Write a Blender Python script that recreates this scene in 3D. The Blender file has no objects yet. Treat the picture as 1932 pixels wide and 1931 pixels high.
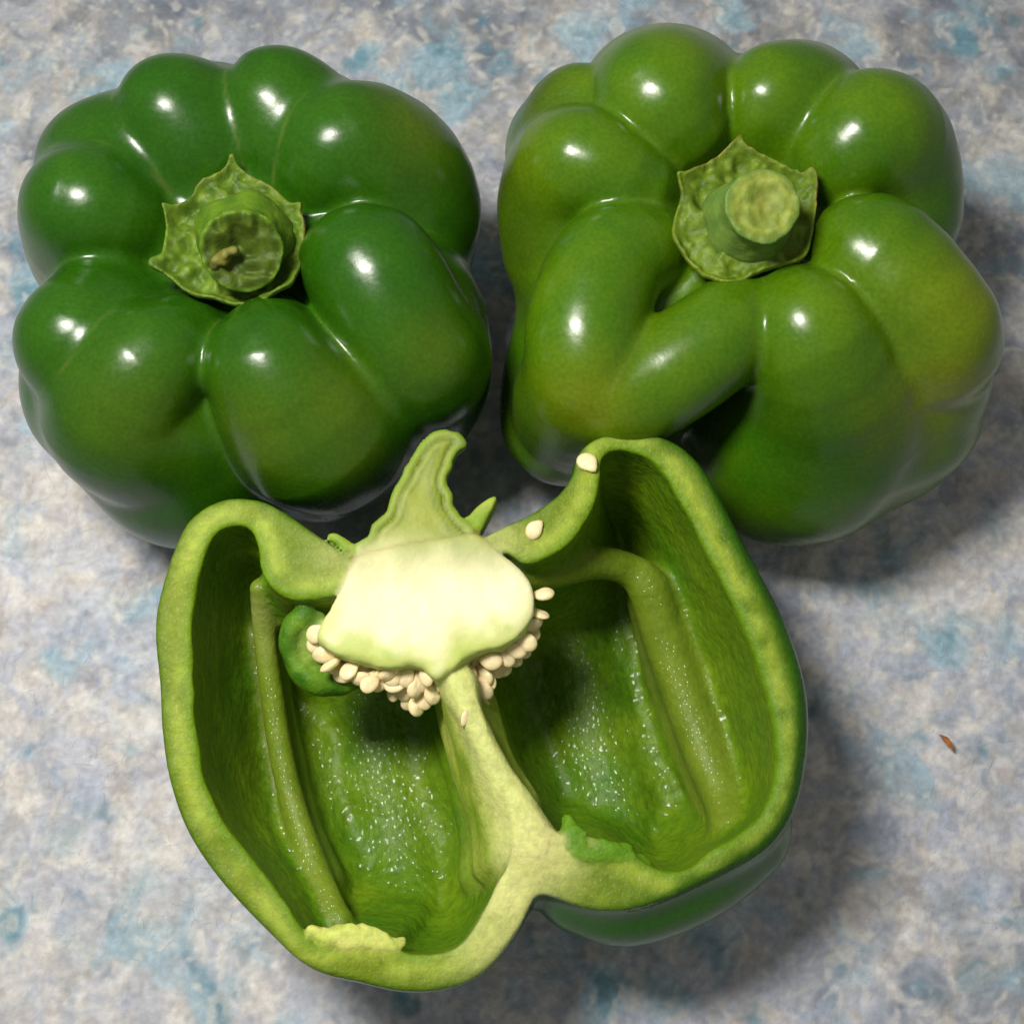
import bpy, math
import numpy as np
from mathutils import Vector, Matrix

rng = np.random.default_rng(11)
scene = bpy.context.scene
COL = scene.collection

# ------------------------------------------------------------------ camera (lengths below in cm, scene in metres)
CM = 0.01
TILT = math.radians(17.0)
DIST = 30.0
TARGET = np.array([0.0, 0.0, 4.0])
CAM = TARGET + DIST * np.array([0.0, -math.sin(TILT), math.cos(TILT)])
FOV = math.radians(40.0)
cam_data = bpy.data.cameras.new("camera")
cam = bpy.data.objects.new("camera", cam_data)
COL.objects.link(cam)
cam.location = CAM * CM
cam.rotation_euler = (TILT, 0, 0)
cam_data.sensor_width = 36
cam_data.lens = 18 / math.tan(FOV / 2)
cam_data.clip_start = 0.01
cam_data.clip_end = 20
cam_data.dof.use_dof = True
cam_data.dof.focus_distance = 0.275
cam_data.dof.aperture_fstop = 40
scene.camera = cam

# ------------------------------------------------------------------ light
world = bpy.data.worlds.new("World")
scene.world = world
world.use_nodes = True
bg = world.node_tree.nodes['Background']
bg.inputs['Color'].default_value = (1.0, 0.94, 0.85, 1)
bg.inputs['Strength'].default_value = 0.21

lamp_data = bpy.data.lights.new("phone_light", 'AREA')
lamp_data.shape = 'ELLIPSE'
lamp_data.size = 0.078
lamp_data.size_y = 0.12
lamp_data.energy = 2.0
lamp_data.color = (1.0, 0.955, 0.885)
lamp = bpy.data.objects.new("phone_light", lamp_data)
COL.objects.link(lamp)
LP = Vector((-0.125, 0.045, 0.40))
lamp.location = LP
lamp.rotation_euler = (Vector((0.0, 0.0, 0.03)) - LP).to_track_quat('-Z', 'Y').to_euler()

scene.view_settings.view_transform = 'Standard'
scene.view_settings.look = 'None'
scene.view_settings.exposure = 0.0
scene.view_settings.gamma = 1.0

# ------------------------------------------------------------------ layout helper: a place seen in the photo, at a height
FPX = 966.0 / math.tan(FOV / 2)
def at(px, py, z):
    u = (px - 966.0) / FPX
    v = -(py - 966.0) / FPX
    d = np.array([u, math.sin(TILT) + v * math.cos(TILT), -math.cos(TILT) + v * math.sin(TILT)])
    t = (z - CAM[2]) / d[2]
    return CAM + d * t
def ppc(z):
    return FPX / ((CAM[2] - z) / math.cos(TILT))

# ------------------------------------------------------------------ numpy modelling tools
class VNoise:
    def __init__(self, seed, n=32):
        self.n = n
        self.t = np.random.default_rng(seed).random((n, n, n)).astype(np.float32) * 2 - 1
    def __call__(self, p, s):
        q = p / s
        i = np.floor(q).astype(np.int64)
        f = (q - i).astype(np.float32)
        f = f * f * (3 - 2 * f)
        n = self.n
        x0, y0, z0 = i[:, 0] % n, i[:, 1] % n, i[:, 2] % n
        x1, y1, z1 = (x0 + 1) % n, (y0 + 1) % n, (z0 + 1) % n
        t = self.t
        fx, fy, fz = f[:, 0], f[:, 1], f[:, 2]
        a = t[x0, y0, z0] * (1 - fx) + t[x1, y0, z0] * fx
        b = t[x0, y1, z0] * (1 - fx) + t[x1, y1, z0] * fx
        c = t[x0, y0, z1] * (1 - fx) + t[x1, y0, z1] * fx
        d = t[x0, y1, z1] * (1 - fx) + t[x1, y1, z1] * fx
        return (a * (1 - fy) + b * fy) * (1 - fz) + (c * (1 - fy) + d * fy) * fz
NZ = [VNoise(i + 3) for i in range(6)]

def smin(a, b, k):
    h = np.maximum(k - np.abs(a - b), 0) / k
    return np.minimum(a, b) - h * h * k * 0.25
def smax(a, b, k):
    return -smin(-a, -b, k)
def sstep(a, b, x):
    t = np.clip((x - a) / (b - a), 0, 1)
    return t * t * (3 - 2 * t)

def catmull(P, n, closed=False):
    P = np.asarray(P, float)
    m = len(P)
    out = []
    segs = m if closed else m - 1
    for i in range(segs):
        if closed:
            p0, p1, p2, p3 = P[(i - 1) % m], P[i], P[(i + 1) % m], P[(i + 2) % m]
        else:
            p0 = P[i - 1] if i > 0 else 2 * P[0] - P[1]
            p1, p2 = P[i], P[i + 1]
            p3 = P[i + 2] if i + 2 < m else 2 * P[-1] - P[-2]
        for j in range(n):
            t = j / n
            out.append(0.5 * ((2 * p1) + (p2 - p0) * t + (2 * p0 - 5 * p1 + 4 * p2 - p3) * t * t + (3 * p1 - p0 - 3 * p2 + p3) * t ** 3))
    if not closed:
        out.append(P[-1])
    return np.array(out)

def chain(p, pts, n=4, k=0.12):
    """swollen tube through (x, y, z, r)"""
    q = catmull(pts, n) if len(pts) > 2 else np.asarray(pts, float)
    q = q.astype(np.float32)
    X, Y, Z = (np.ascontiguousarray(p[:, i], dtype=np.float32) for i in range(3))
    d = None
    for a, b in zip(q[:-1], q[1:]):
        ab = b[:3] - a[:3]
        L = max(float(ab @ ab), 1e-9)
        x, y, z = X - a[0], Y - a[1], Z - a[2]
        t = (x * ab[0] + y * ab[1] + z * ab[2]) * np.float32(1 / L)
        np.clip(t, 0, 1, out=t)
        x -= t * ab[0]; y -= t * ab[1]; z -= t * ab[2]
        s = np.sqrt(x * x + y * y + z * z) - (a[3] + (b[3] - a[3]) * t)
        d = s if d is None else smin(d, s, np.float32(k))
    return d

from concurrent.futures import ThreadPoolExecutor
POOL = ThreadPoolExecutor(4)
def par(f, P, n=60000):
    parts = [P[i:i + n] for i in range(0, len(P), n)]
    return np.concatenate([np.asarray(r, float) for r in POOL.map(f, parts)])

def poly_sdf2(px, py, poly):
    """signed distance to a closed polygon, negative inside"""
    d2 = np.full(px.shape, 1e9)
    inside = np.zeros(px.shape, bool)
    m = len(poly)
    for i in range(m):
        ax, ay = poly[i]
        bx, by = poly[(i + 1) % m]
        ex, ey = bx - ax, by - ay
        wx, wy = px - ax, py - ay
        t = np.clip((wx * ex + wy * ey) / (ex * ex + ey * ey + 1e-12), 0, 1)
        dx, dy = wx - ex * t, wy - ey * t
        d2 = np.minimum(d2, dx * dx + dy * dy)
        c = (ay > py) != (by > py)
        with np.errstate(divide='ignore', invalid='ignore'):
            xi = ax + (py - ay) * ex / (ey if abs(ey) > 1e-12 else 1e-12)
        inside ^= (c & (px < xi))
    return np.sqrt(d2) * np.where(inside, -1, 1)

class Field2:
    """2-D signed distance field on a grid, lightly blurred, bilinear lookup"""
    def __init__(self, poly, h=0.05, pad=1.2, blur=1, smooth=4):
        P = catmull(poly, smooth, True) if smooth else np.asarray(poly)
        lo = P.min(0) - pad
        hi = P.max(0) + pad
        self.lo, self.h = lo, h
        nx, ny = (np.ceil((hi - lo) / h).astype(int) + 1)
        X, Y = np.meshgrid(lo[0] + np.arange(nx) * h, lo[1] + np.arange(ny) * h, indexing='ij')
        F = poly_sdf2(X, Y, P)
        for _ in range(blur):
            G = F.copy()
            G[1:-1] = (F[:-2] + 2 * F[1:-1] + F[2:]) / 4
            F = G.copy()
            F[:, 1:-1] = (G[:, :-2] + 2 * G[:, 1:-1] + G[:, 2:]) / 4
        self.F = F
        self.poly = P
    def __call__(self, x, y):
        nx, ny = self.F.shape
        u = (x - self.lo[0]) / self.h
        v = (y - self.lo[1]) / self.h
        uc, vc = np.clip(u, 0, nx - 1.001), np.clip(v, 0, ny - 1.001)
        i, j = uc.astype(int), vc.astype(int)
        a, b = uc - i, vc - j
        F = self.F
        r = (F[i, j] * (1 - a) + F[i + 1, j] * a) * (1 - b) + (F[i, j + 1] * (1 - a) + F[i + 1, j + 1] * a) * b
        return r + np.hypot(u - uc, v - vc) * self.h

def isosurface(f, lo, hi, h, smooth=2, newton=1, band=1.5):
    """surface nets of f = 0 evaluated in a narrow band, vertices pulled onto the surface"""
    lo = np.asarray(lo, float)
    hi = np.asarray(hi, float)
    C = 3
    nc = np.ceil((hi - lo) / (h * C)).astype(int) + 1
    ax = [lo[i] + np.arange(nc[i]) * h * C for i in range(3)]
    G = np.stack(np.meshgrid(*ax, indexing='ij'), -1).reshape(-1, 3)
    Fc = par(f, G).reshape(nc)
    F = np.repeat(np.repeat(np.repeat(Fc, C, 0), C, 1), C, 2)
    n = np.array(F.shape)
    near = np.abs(F) < band * C * h
    idx = np.argwhere(near)
    vals = par(lambda q: f(lo + q * h), idx)
    F = F.astype(float)
    F[near] = vals
    S = F < 0
    S[0] = S[-1] = False; S[:, 0] = S[:, -1] = False; S[:, :, 0] = S[:, :, -1] = False
    F[0] = np.maximum(F[0], 1e-3)
    A = [S[i:n[0] - 1 + i, j:n[1] - 1 + j, k:n[2] - 1 + k] for i in (0, 1) for j in (0, 1) for k in (0, 1)]
    cnt = sum(a.astype(np.int8) for a in A)
    act = (cnt > 0) & (cnt < 8)
    cells = np.argwhere(act)
    vid = np.full(act.shape, -1, np.int64)
    vid[act] = np.arange(len(cells))
    acc = np.zeros((len(cells), 3))
    num = np.zeros(len(cells))
    cor = [(i, j, k) for i in (0, 1) for j in (0, 1) for k in (0, 1)]
    for a in cor:
        for d in range(3):
            if a[d] == 0:
                b = list(a); b[d] = 1
                ia = cells + np.array(a)
                ib = cells + np.array(b)
                fa = F[ia[:, 0], ia[:, 1], ia[:, 2]]
                fb = F[ib[:, 0], ib[:, 1], ib[:, 2]]
                sa = S[ia[:, 0], ia[:, 1], ia[:, 2]]
                sb = S[ib[:, 0], ib[:, 1], ib[:, 2]]
                m = sa != sb
                t = np.where(m, fa / np.where(np.abs(fa - fb) < 1e-12, 1, fa - fb), 0)
                t = np.clip(t, 0, 1)
                pos = ia.astype(float)
                pos[:, d] += t
                acc[m] += pos[m]
                num[m] += 1
    V = lo + acc / num[:, None] * h
    quads = []
    for d in range(3):
        e1, e2 = [(1, 2), (2, 0), (0, 1)][d]
        sl0 = [slice(0, n[0]), slice(0, n[1]), slice(0, n[2])]
        sl1 = list(sl0)
        sl0[d] = slice(0, n[d] - 1)
        sl1[d] = slice(1, n[d])
        a, b = S[tuple(sl0)], S[tuple(sl1)]
        for flag, m in ((0, a & ~b), (1, ~a & b)):
            I = np.argwhere(m)
            I = I[(I[:, e1] > 0) & (I[:, e2] > 0) & (I[:, e1] < n[e1] - 1) & (I[:, e2] < n[e2] - 1)]
            def cell(o1, o2):
                J = I.copy()
                J[:, e1] -= o1
                J[:, e2] -= o2
                return vid[J[:, 0], J[:, 1], J[:, 2]]
            q = np.stack([cell(1, 1), cell(0, 1), cell(0, 0), cell(1, 0)], 1)
            if flag:
                q = q[:, ::-1]
            quads.append(q)
    Q = np.concatenate(quads)
    Q = Q[(Q >= 0).all(1)]
    e = 0.02
    def grad(P):
        g = np.empty_like(P)
        for d in range(3):
            o = np.zeros(3); o[d] = e
            g[:, d] = (par(f, P + o) - par(f, P - o)) / (2 * e)
        return g
    for _ in range(newton):
        g = grad(V)
        st = par(f, V) / np.maximum((g * g).sum(1), 0.15)
        st = np.clip(st, -0.6 * h, 0.6 * h)
        V = V - g * st[:, None]
    E = np.concatenate([Q[:, [0, 1]], Q[:, [1, 2]], Q[:, [2, 3]], Q[:, [3, 0]]])
    E = np.unique(np.sort(E, 1), axis=0)
    deg = np.bincount(E.ravel(), minlength=len(V)).astype(float)
    for it in range(smooth * 2):
        S3 = np.zeros_like(V)
        for d in range(3):
            S3[:, d] = np.bincount(E[:, 0], V[E[:, 1], d], len(V)) + np.bincount(E[:, 1], V[E[:, 0], d], len(V))
        L = S3 / deg[:, None] - V
        V = V + (0.55 if it % 2 == 0 else -0.45) * L
    return V, Q

def vnormals(V, Q):
    a = V[Q[:, 2]] - V[Q[:, 0]]
    b = V[Q[:, 3]] - V[Q[:, 1]]
    fn = np.cross(a, b)
    N = np.zeros_like(V)
    for k in range(4):
        for d in range(3):
            N[:, d] += np.bincount(Q[:, k], fn[:, d], len(V))
    return N / np.maximum(np.linalg.norm(N, axis=1), 1e-12)[:, None]

def make_mesh(name, V, Q, mat, color=None, parent=None, origin=(0, 0, 0), normals=None, extra=None):
    """V in cm world -> mesh object in metres, relative to origin (cm)"""
    used = np.unique(Q)
    re = np.full(len(V), -1, np.int64)
    re[used] = np.arange(len(used))
    W = (V[used] - np.asarray(origin, float)) * CM
    Qn = re[Q]
    me = bpy.data.meshes.new(name)
    k = Q.shape[1]
    me.vertices.add(len(W)); me.vertices.foreach_set('co', W.astype(np.float32).ravel())
    me.loops.add(Qn.size); me.loops.foreach_set('vertex_index', Qn.astype(np.int32).ravel())
    me.polygons.add(len(Qn)); me.polygons.foreach_set('loop_start', np.arange(0, Qn.size, k, dtype=np.int32))
    me.polygons.foreach_set('loop_total', np.full(len(Qn), k, np.int32))
    me.update(calc_edges=True)
    me.validate()
    me.polygons.foreach_set('use_smooth', np.ones(len(me.polygons), bool))
    if color is not None:
        at_ = me.color_attributes.new('col', 'FLOAT_COLOR', 'POINT')
        c = np.ones((len(W), 4), np.float32)
        c[:, :3] = color[used]
        at_.data.foreach_set('color', c.ravel())
    if extra:
        for nm, arr in extra.items():
            a = me.attributes.new(nm, 'FLOAT', 'POINT')
            a.data.foreach_set('value', arr[used].astype(np.float32))
    if normals is not None:
        me.normals_split_custom_set_from_vertices(normals[used].tolist())
    me.materials.append(mat)
    ob = bpy.data.objects.new(name, me)
    COL.objects.link(ob)
    if parent is not None:
        ob.parent = parent
    else:
        ob.location = np.asarray(origin) * CM
    return ob

def thing(name, label, cat, loc_cm, group=None):
    o = bpy.data.objects.new(name, None)
    o.empty_display_size = 0.02
    COL.objects.link(o)
    o.location = np.asarray(loc_cm) * CM
    o['label'] = label
    o['category'] = cat
    if group:
        o['group'] = group
    return o

def mix(a, b, t):
    t = np.asarray(t)[..., None]
    return np.asarray(a) * (1 - t) + np.asarray(b) * t
def srgb(r, g, b):
    c = np.array([r, g, b]) / 255.0
    return np.where(c <= 0.04045, c / 12.92, ((c + 0.055) / 1.055) ** 2.4)

# ------------------------------------------------------------------ materials
def material(name):
    m = bpy.data.materials.new(name)
    m.use_nodes = True
    nt = m.node_tree
    return m, nt, nt.nodes['Principled BSDF']
def node(nt, kind, **kw):
    n = nt.nodes.new(kind)
    for k, v in kw.items():
        if k in n.inputs:
            n.inputs[k].default_value = v
        else:
            setattr(n, k, v)
    return n

def col_material(name, rough=0.3, coat=0.0, sss=0.0, bumps=(), vary=0.08, vary_scale=300, spec=0.5, coat_rough=0.1, rough_var=0.0, sheen=0.0, cells=None):
    """colour from the mesh's own albedo attribute, with fine grain; bumps = (scale, distance, kind, stretch)"""
    m, nt, b = material(name)
    a = node(nt, 'ShaderNodeAttribute', attribute_name='col')
    tc = node(nt, 'ShaderNodeTexCoord')
    nz = node(nt, 'ShaderNodeTexNoise', Scale=vary_scale, Detail=4.0)
    nt.links.new(tc.outputs['Object'], nz.inputs['Vector'])
    mr = node(nt, 'ShaderNodeMapRange')
    mr.inputs['From Min'].default_value = 0.25
    mr.inputs['From Max'].default_value = 0.75
    mr.inputs['To Min'].default_value = 1 - vary
    mr.inputs['To Max'].default_value = 1 + vary
    nt.links.new(nz.outputs['Fac'], mr.inputs['Value'])
    vm = node(nt, 'ShaderNodeVectorMath', operation='SCALE')
    nt.links.new(a.outputs['Color'], vm.inputs[0])
    nt.links.new(mr.outputs['Result'], vm.inputs['Scale'])
    nt.links.new(vm.outputs['Vector'], b.inputs['Base Color'])
    b.inputs['Roughness'].default_value = rough
    b.inputs['Specular IOR Level'].default_value = spec
    b.inputs['Coat Weight'].default_value = coat
    b.inputs['Coat Roughness'].default_value = coat_rough
    if sheen:
        b.inputs['Sheen Weight'].default_value = sheen
        b.inputs['Sheen Roughness'].default_value = 0.6
    if sss:
        b.inputs['Subsurface Weight'].default_value = sss
        b.inputs['Subsurface Scale'].default_value = 0.004
        b.inputs['Subsurface Radius'].default_value = (0.5, 1.0, 0.15)
    if rough_var:
        m2 = node(nt, 'ShaderNodeMapRange')
        m2.inputs['To Min'].default_value = max(rough - rough_var, 0.02)
        m2.inputs['To Max'].default_value = rough + rough_var
        nt.links.new(nz.outputs['Fac'], m2.inputs['Value'])
        nt.links.new(m2.outputs['Result'], b.inputs['Roughness'])
    prev = None
    for sc, dist, kind, st in bumps:
        mp = node(nt, 'ShaderNodeMapping')
        mp.inputs['Scale'].default_value = st
        nt.links.new(tc.outputs['Object'], mp.inputs['Vector'])
        if kind == 'noise':
            t = node(nt, 'ShaderNodeTexNoise', Scale=sc, Detail=3.0)
            o = t.outputs['Fac']
        else:
            t = node(nt, 'ShaderNodeTexVoronoi', Scale=sc)
            t.feature = 'SMOOTH_F1'
            o = t.outputs['Distance']
        nt.links.new(mp.outputs['Vector'], t.inputs['Vector'])
        bp = node(nt, 'ShaderNodeBump', Strength=1.0, Distance=dist)
        nt.links.new(o, bp.inputs['Height'])
        if prev:
            nt.links.new(prev.outputs['Normal'], bp.inputs['Normal'])
        prev = bp
    if prev:
        nt.links.new(prev.outputs['Normal'], b.inputs['Normal'])
        if coat:
            nt.links.new(prev.outputs['Normal'], b.inputs['Coat Normal'])
    if cells:
        # swollen juice cells: small domes in the wet film
        mp = node(nt, 'ShaderNodeMapping')
        mp.inputs['Scale'].default_value = (1, 0.8, 1)
        nt.links.new(tc.outputs['Object'], mp.inputs['Vector'])
        v = node(nt, 'ShaderNodeTexVoronoi', Scale=cells[0])
        nt.links.new(mp.outputs['Vector'], v.inputs['Vector'])
        mq = node(nt, 'ShaderNodeMath', operation='MULTIPLY')
        nt.links.new(v.outputs['Distance'], mq.inputs[0]); nt.links.new(v.outputs['Distance'], mq.inputs[1])
        bp = node(nt, 'ShaderNodeBump', Strength=1.0, Distance=-cells[1])
        nt.links.new(mq.outputs[0], bp.inputs['Height'])
        n2 = node(nt, 'ShaderNodeTexNoise', Scale=260.0, Detail=2.0)
        nt.links.new(tc.outputs['Object'], n2.inputs['Vector'])
        bp2 = node(nt, 'ShaderNodeBump', Strength=1.0, Distance=cells[2])
        nt.links.new(n2.outputs['Fac'], bp2.inputs['Height'])
        nt.links.new(bp2.outputs['Normal'], bp.inputs['Normal'])
        nt.links.new(bp.outputs['Normal'], b.inputs['Coat Normal'])
    return m

M_skin = col_material('pepper_skin', rough=0.26, coat=0.0, spec=0.45, bumps=((260, 0.00005, 'noise', (1, 1, 1)), (1400, 0.000012, 'noise', (1, 1, 1))), vary=0.16, vary_scale=1100, rough_var=0.05)
M_calyx = col_material('calyx_skin', spec=.35, rough=0.55, bumps=((700, 0.0003, 'noise', (1, 1, 1)),), vary=0.18, vary_scale=500, sss=0.1)
M_stem = col_material('stem_skin', spec=.3, rough=0.6, bumps=((900, 0.0002, 'noise', (1, 1, 1)),), vary=0.15, vary_scale=600, sss=0.1)
M_flesh = col_material('cut_flesh', rough=0.55, sss=0.35, bumps=((1500, 0.00018, 'noise', (1, 1, 1)),), vary=0.18, vary_scale=700, spec=.2, coat=.06, coat_rough=.25, cells=(900, 0.0005, 0.0008))
M_inner = col_material('inner_wall', rough=0.5, spec=.3, sss=0.3, coat=0.42, coat_rough=0.22, bumps=((700, 0.0004, 'noise', (1, 0.7, 1)), (300, 0.0004, 'noise', (1, 1, 1))), vary=0.22, vary_scale=600, cells=(620, 0.0007, 0.0007))
M_rib = col_material('rib_flesh', rough=0.5, spec=.3, sss=0.3, coat=0.25, coat_rough=0.14, bumps=((1000, 0.0002, 'noise', (1, 0.7, 1)),), vary=0.12, vary_scale=700, cells=(760, 0.0006, 0.0002))
M_core = col_material('seed_core', spec=.25, rough=0.5, sss=0.5, bumps=((700, 0.00015, 'noise', (1, 1, 1)),), vary=0.04, vary_scale=300)
M_seed = col_material('seed_coat', rough=0.45, sss=0.25, bumps=((900, 0.00015, 'noise', (1, 1, 1)),), vary=0.12, vary_scale=500)

# ------------------------------------------------------------------ felt
def spread(a, b, far, m):
    g = np.linspace(0, 1, 46)[1:] ** 1.6 * far
    return np.concatenate([a - g[::-1], np.linspace(a, b, m), b + g])
xs = spread(-15, 15, 45, 640); ys = spread(-11, 19, 45, 640)
n = len(xs)
X, Y = np.meshgrid(xs, ys, indexing='ij')
P = np.stack([X.ravel(), Y.ravel(), np.zeros(n * n)], 1)
def felt_h(P):
    return 0.09 * NZ[0](P, 3.1) + 0.05 * NZ[1](P, 1.1) + 0.022 * NZ[2](P, 0.4) + 0.010 * NZ[3](P, 0.17) - 0.15
def fbm(P, s, k, oct=4):
    a, t, n_ = 1.0, 0, 0
    for o in range(oct):
        t = t + a * NZ[(k + o) % 6](P + 7.3 * o + k, s / 1.9 ** o)
        n_ += a
        a *= .68
    return t / n_
def felt_color(P):
    w = P + .35 * np.stack([fbm(P, 1.2, 1, 3), fbm(P, 1.2, 2, 3), 0 * P[:, 0]], 1)
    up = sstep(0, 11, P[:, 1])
    c = np.tile(srgb(176, 182, 196), (len(P), 1))
    c = mix(c, srgb(192, 188, 182), .75 * sstep(-.15, .4, fbm(w, .85, 3, 3)))
    c = mix(c, srgb(148, 160, 178), .75 * sstep(-.1, .45, fbm(w + 15, 1.1, 0, 4)))
    c = mix(c, srgb(214, 212, 208), .75 * sstep(-.1, .5, fbm(w + 63, .6, 1, 4)))
    c = mix(c, srgb(184, 170, 160), .35 * sstep(.1, .5, fbm(w + 30, .8, 4, 3)))
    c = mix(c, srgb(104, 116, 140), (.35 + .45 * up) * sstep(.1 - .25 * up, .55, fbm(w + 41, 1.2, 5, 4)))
    c = c * mix(np.array([1, 1, 1.0]), np.array([.86, .85, .80]), up)  # duller felt to the far side, with some lamp falloff put into the colour
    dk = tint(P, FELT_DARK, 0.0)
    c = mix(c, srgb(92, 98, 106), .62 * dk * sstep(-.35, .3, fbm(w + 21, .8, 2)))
    c = mix(c, srgb(208, 202, 192), .5 * tint(P, FELT_LIGHT, 0.0) * sstep(-.4, .2, fbm(w + 33, .9, 1)))
    blue = tint(P, FELT_BLUE, 0.0)
    c = mix(c, srgb(132, 172, 190), .6 * sstep(.05, .6, fbm(w + 50, 1.4, 4, 3) + .8 * blue))
    c = mix(c, srgb(66, 122, 142), .65 * sstep(.22, .8, fbm(w + 52, .7, 2, 3) + .6 * blue))
    c = c * (1 + .30 * fbm(w + 5, .24, 3, 3))[:, None]
    c = mix(c, srgb(214, 212, 204), .4 * sstep(.2, .6, fbm(w + 12, .28, 0, 2)))
    return c
# broad darker and lighter regions, then the larger teal and blue tufts
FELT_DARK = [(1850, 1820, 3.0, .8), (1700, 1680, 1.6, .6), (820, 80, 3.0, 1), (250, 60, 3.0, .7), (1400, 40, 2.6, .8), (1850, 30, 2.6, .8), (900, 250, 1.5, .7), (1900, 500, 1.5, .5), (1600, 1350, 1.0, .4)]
FELT_LIGHT = [(1720, 1080, 2.2, 1), (60, 980, 3, .7), (250, 1700, 4, .7), (1880, 1150, 1.5, .6)]
FELT_BLUE = [(690, 95, .6, 1), (745, 130, .6, .8), (815, 120, .7, 1), (865, 185, .6, 1), (200, 175, .8, .9), (60, 540, .6, .9), (60, 600, .5, .6), (1100, 60, .6, .8), (1390, 30, .5, .6), (1830, 60, .7, .7), (1900, 120, .5, .6), (1780, 1220, .6, .9), (1800, 1180, .5, .6), (1860, 30, .6, .7), (760, 1890, .4, .8), (225, 1750, .4, .8), (130, 1800, .5, .7), (380, 1880, .5, .8), (20, 1740, .4, .8), (1270, 1890, .7, .8), (1140, 1870, .5, .9), (480, 1760, .4, .4), (1330, 1770, .6, .7), (110, 1250, .6, .5), (1880, 1500, .5, .5), (1350, 150, .6, .7), (60, 830, .5, .4), (940, 90, .5, .5)]
def tint(V, spots, z):
    """soft patches of another colour; spots = (px, py, radius_cm, amount)"""
    t = np.zeros(len(V))
    for px, py, r, a in spots:
        c = at(px, py, z)
        d = np.sqrt(((V - c) ** 2).sum(1))
        t = np.maximum(t, a * np.exp(-(d / r) ** 2))
    return t
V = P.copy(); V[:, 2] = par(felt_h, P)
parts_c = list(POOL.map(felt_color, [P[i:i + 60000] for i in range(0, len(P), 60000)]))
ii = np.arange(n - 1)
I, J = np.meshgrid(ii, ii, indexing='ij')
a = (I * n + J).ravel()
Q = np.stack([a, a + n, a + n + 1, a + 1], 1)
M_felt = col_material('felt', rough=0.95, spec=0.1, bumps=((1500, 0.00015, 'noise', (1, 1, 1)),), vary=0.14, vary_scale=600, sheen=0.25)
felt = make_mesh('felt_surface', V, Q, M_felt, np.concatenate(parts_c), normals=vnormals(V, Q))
felt['kind'] = 'structure'

# loose fibres lying in and standing off the felt
NF = 12000
r2 = np.random.default_rng(5)
fx = r2.uniform(-14, 14, NF); fy = r2.uniform(-9, 19, NF)
ang = r2.uniform(0, 2 * math.pi, NF)
ln = r2.lognormal(-1.1, .5, NF)
K = 4
pos = np.zeros((NF, K, 3))
pos[:, 0, 0] = fx; pos[:, 0, 1] = fy
curl = r2.normal(0, .45, NF)
aa = ang.copy()
for k in range(1, K):
    aa = aa + curl + r2.normal(0, .35, NF)
    pos[:, k, 0] = pos[:, k - 1, 0] + np.cos(aa) * ln / K
    pos[:, k, 1] = pos[:, k - 1, 1] + np.sin(aa) * ln / K
ground = par(felt_h, pos.reshape(-1, 3)).reshape(NF, K)
arch = np.sin(np.linspace(.12, math.pi - .05, K))[None] * r2.gamma(1.5, .014, NF)[:, None]
pos[:, :, 2] = ground + arch - .004
rad = r2.uniform(.0012, .0026, NF)
tang = np.gradient(pos, axis=1)
side = np.stack([-tang[..., 1], tang[..., 0], 0 * tang[..., 0]], -1)
side /= np.linalg.norm(side, axis=-1, keepdims=True) + 1e-9
ringv = []
for q in range(3):
    th = 2 * math.pi * q / 3
    ringv.append(pos + rad[:, None, None] * (math.cos(th) * side + math.sin(th) * np.array([0, 0, 1.0])))
RV = np.stack(ringv, 2)
FV = RV.reshape(-1, 3)
idx = np.arange(NF * K * 3).reshape(NF, K, 3)
FQf = []
for q in range(3):
    q2 = (q + 1) % 3
    FQf.append(np.stack([idx[:, :-1, q], idx[:, 1:, q], idx[:, 1:, q2], idx[:, :-1, q2]], -1).reshape(-1, 4))
FQf = np.concatenate(FQf)
pal = np.array([srgb(214, 212, 208), srgb(206, 198, 182), srgb(170, 178, 196), srgb(160, 172, 186), srgb(216, 206, 190), srgb(150, 176, 190)])
fc_ = mix(felt_color(np.stack([fx, fy, 0 * fx], 1)), pal[r2.choice(6, NF, p=[.32, .24, .18, .08, .12, .06])], r2.uniform(.1, .75, NF)) * r2.uniform(.95, 1.15, NF)[:, None]
fcol = np.repeat(fc_, K * 3, 0)
M_fibre = col_material('felt_fibre', rough=0.8, spec=0.2, vary=0.05)
fuzz = make_mesh('felt_fibres', FV, FQf, M_fibre, fcol)
fuzz['kind'] = 'stuff'
fuzz['label'] = 'fine loose curled fibres standing off the mottled felt'
fuzz['category'] = 'fibres'

# ------------------------------------------------------------------ whole peppers
DARK = srgb(24, 70, 5)
MID = srgb(52, 98, 8)
YEL = srgb(122, 128, 14)
TAN = srgb(150, 140, 80)

def lobe_pts(axis_px, inner, shoulders, sils, low=True, base=1.9, floor=0.0):
    """picks: inner and shoulder = (px, py, z, r) tube centres; sils = (px, py, z, r) points on the outline"""
    pts = []
    for q in [inner] + shoulders:
        w = at(q[0], q[1], q[2])
        pts.append([w[0], w[1], w[2], q[3]])
    for px, py, z, r in sils:
        d = np.array([axis_px[0] - px, axis_px[1] - py], float)
        # the body below the shoulder is seen nearer the nadir, so aim at the axis at that height
        d /= np.linalg.norm(d)
        c = np.array([px, py]) + d * r * ppc(z)
        w = at(c[0], c[1], z)
        pts.append([w[0], w[1], w[2], r])
    return pts

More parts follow.
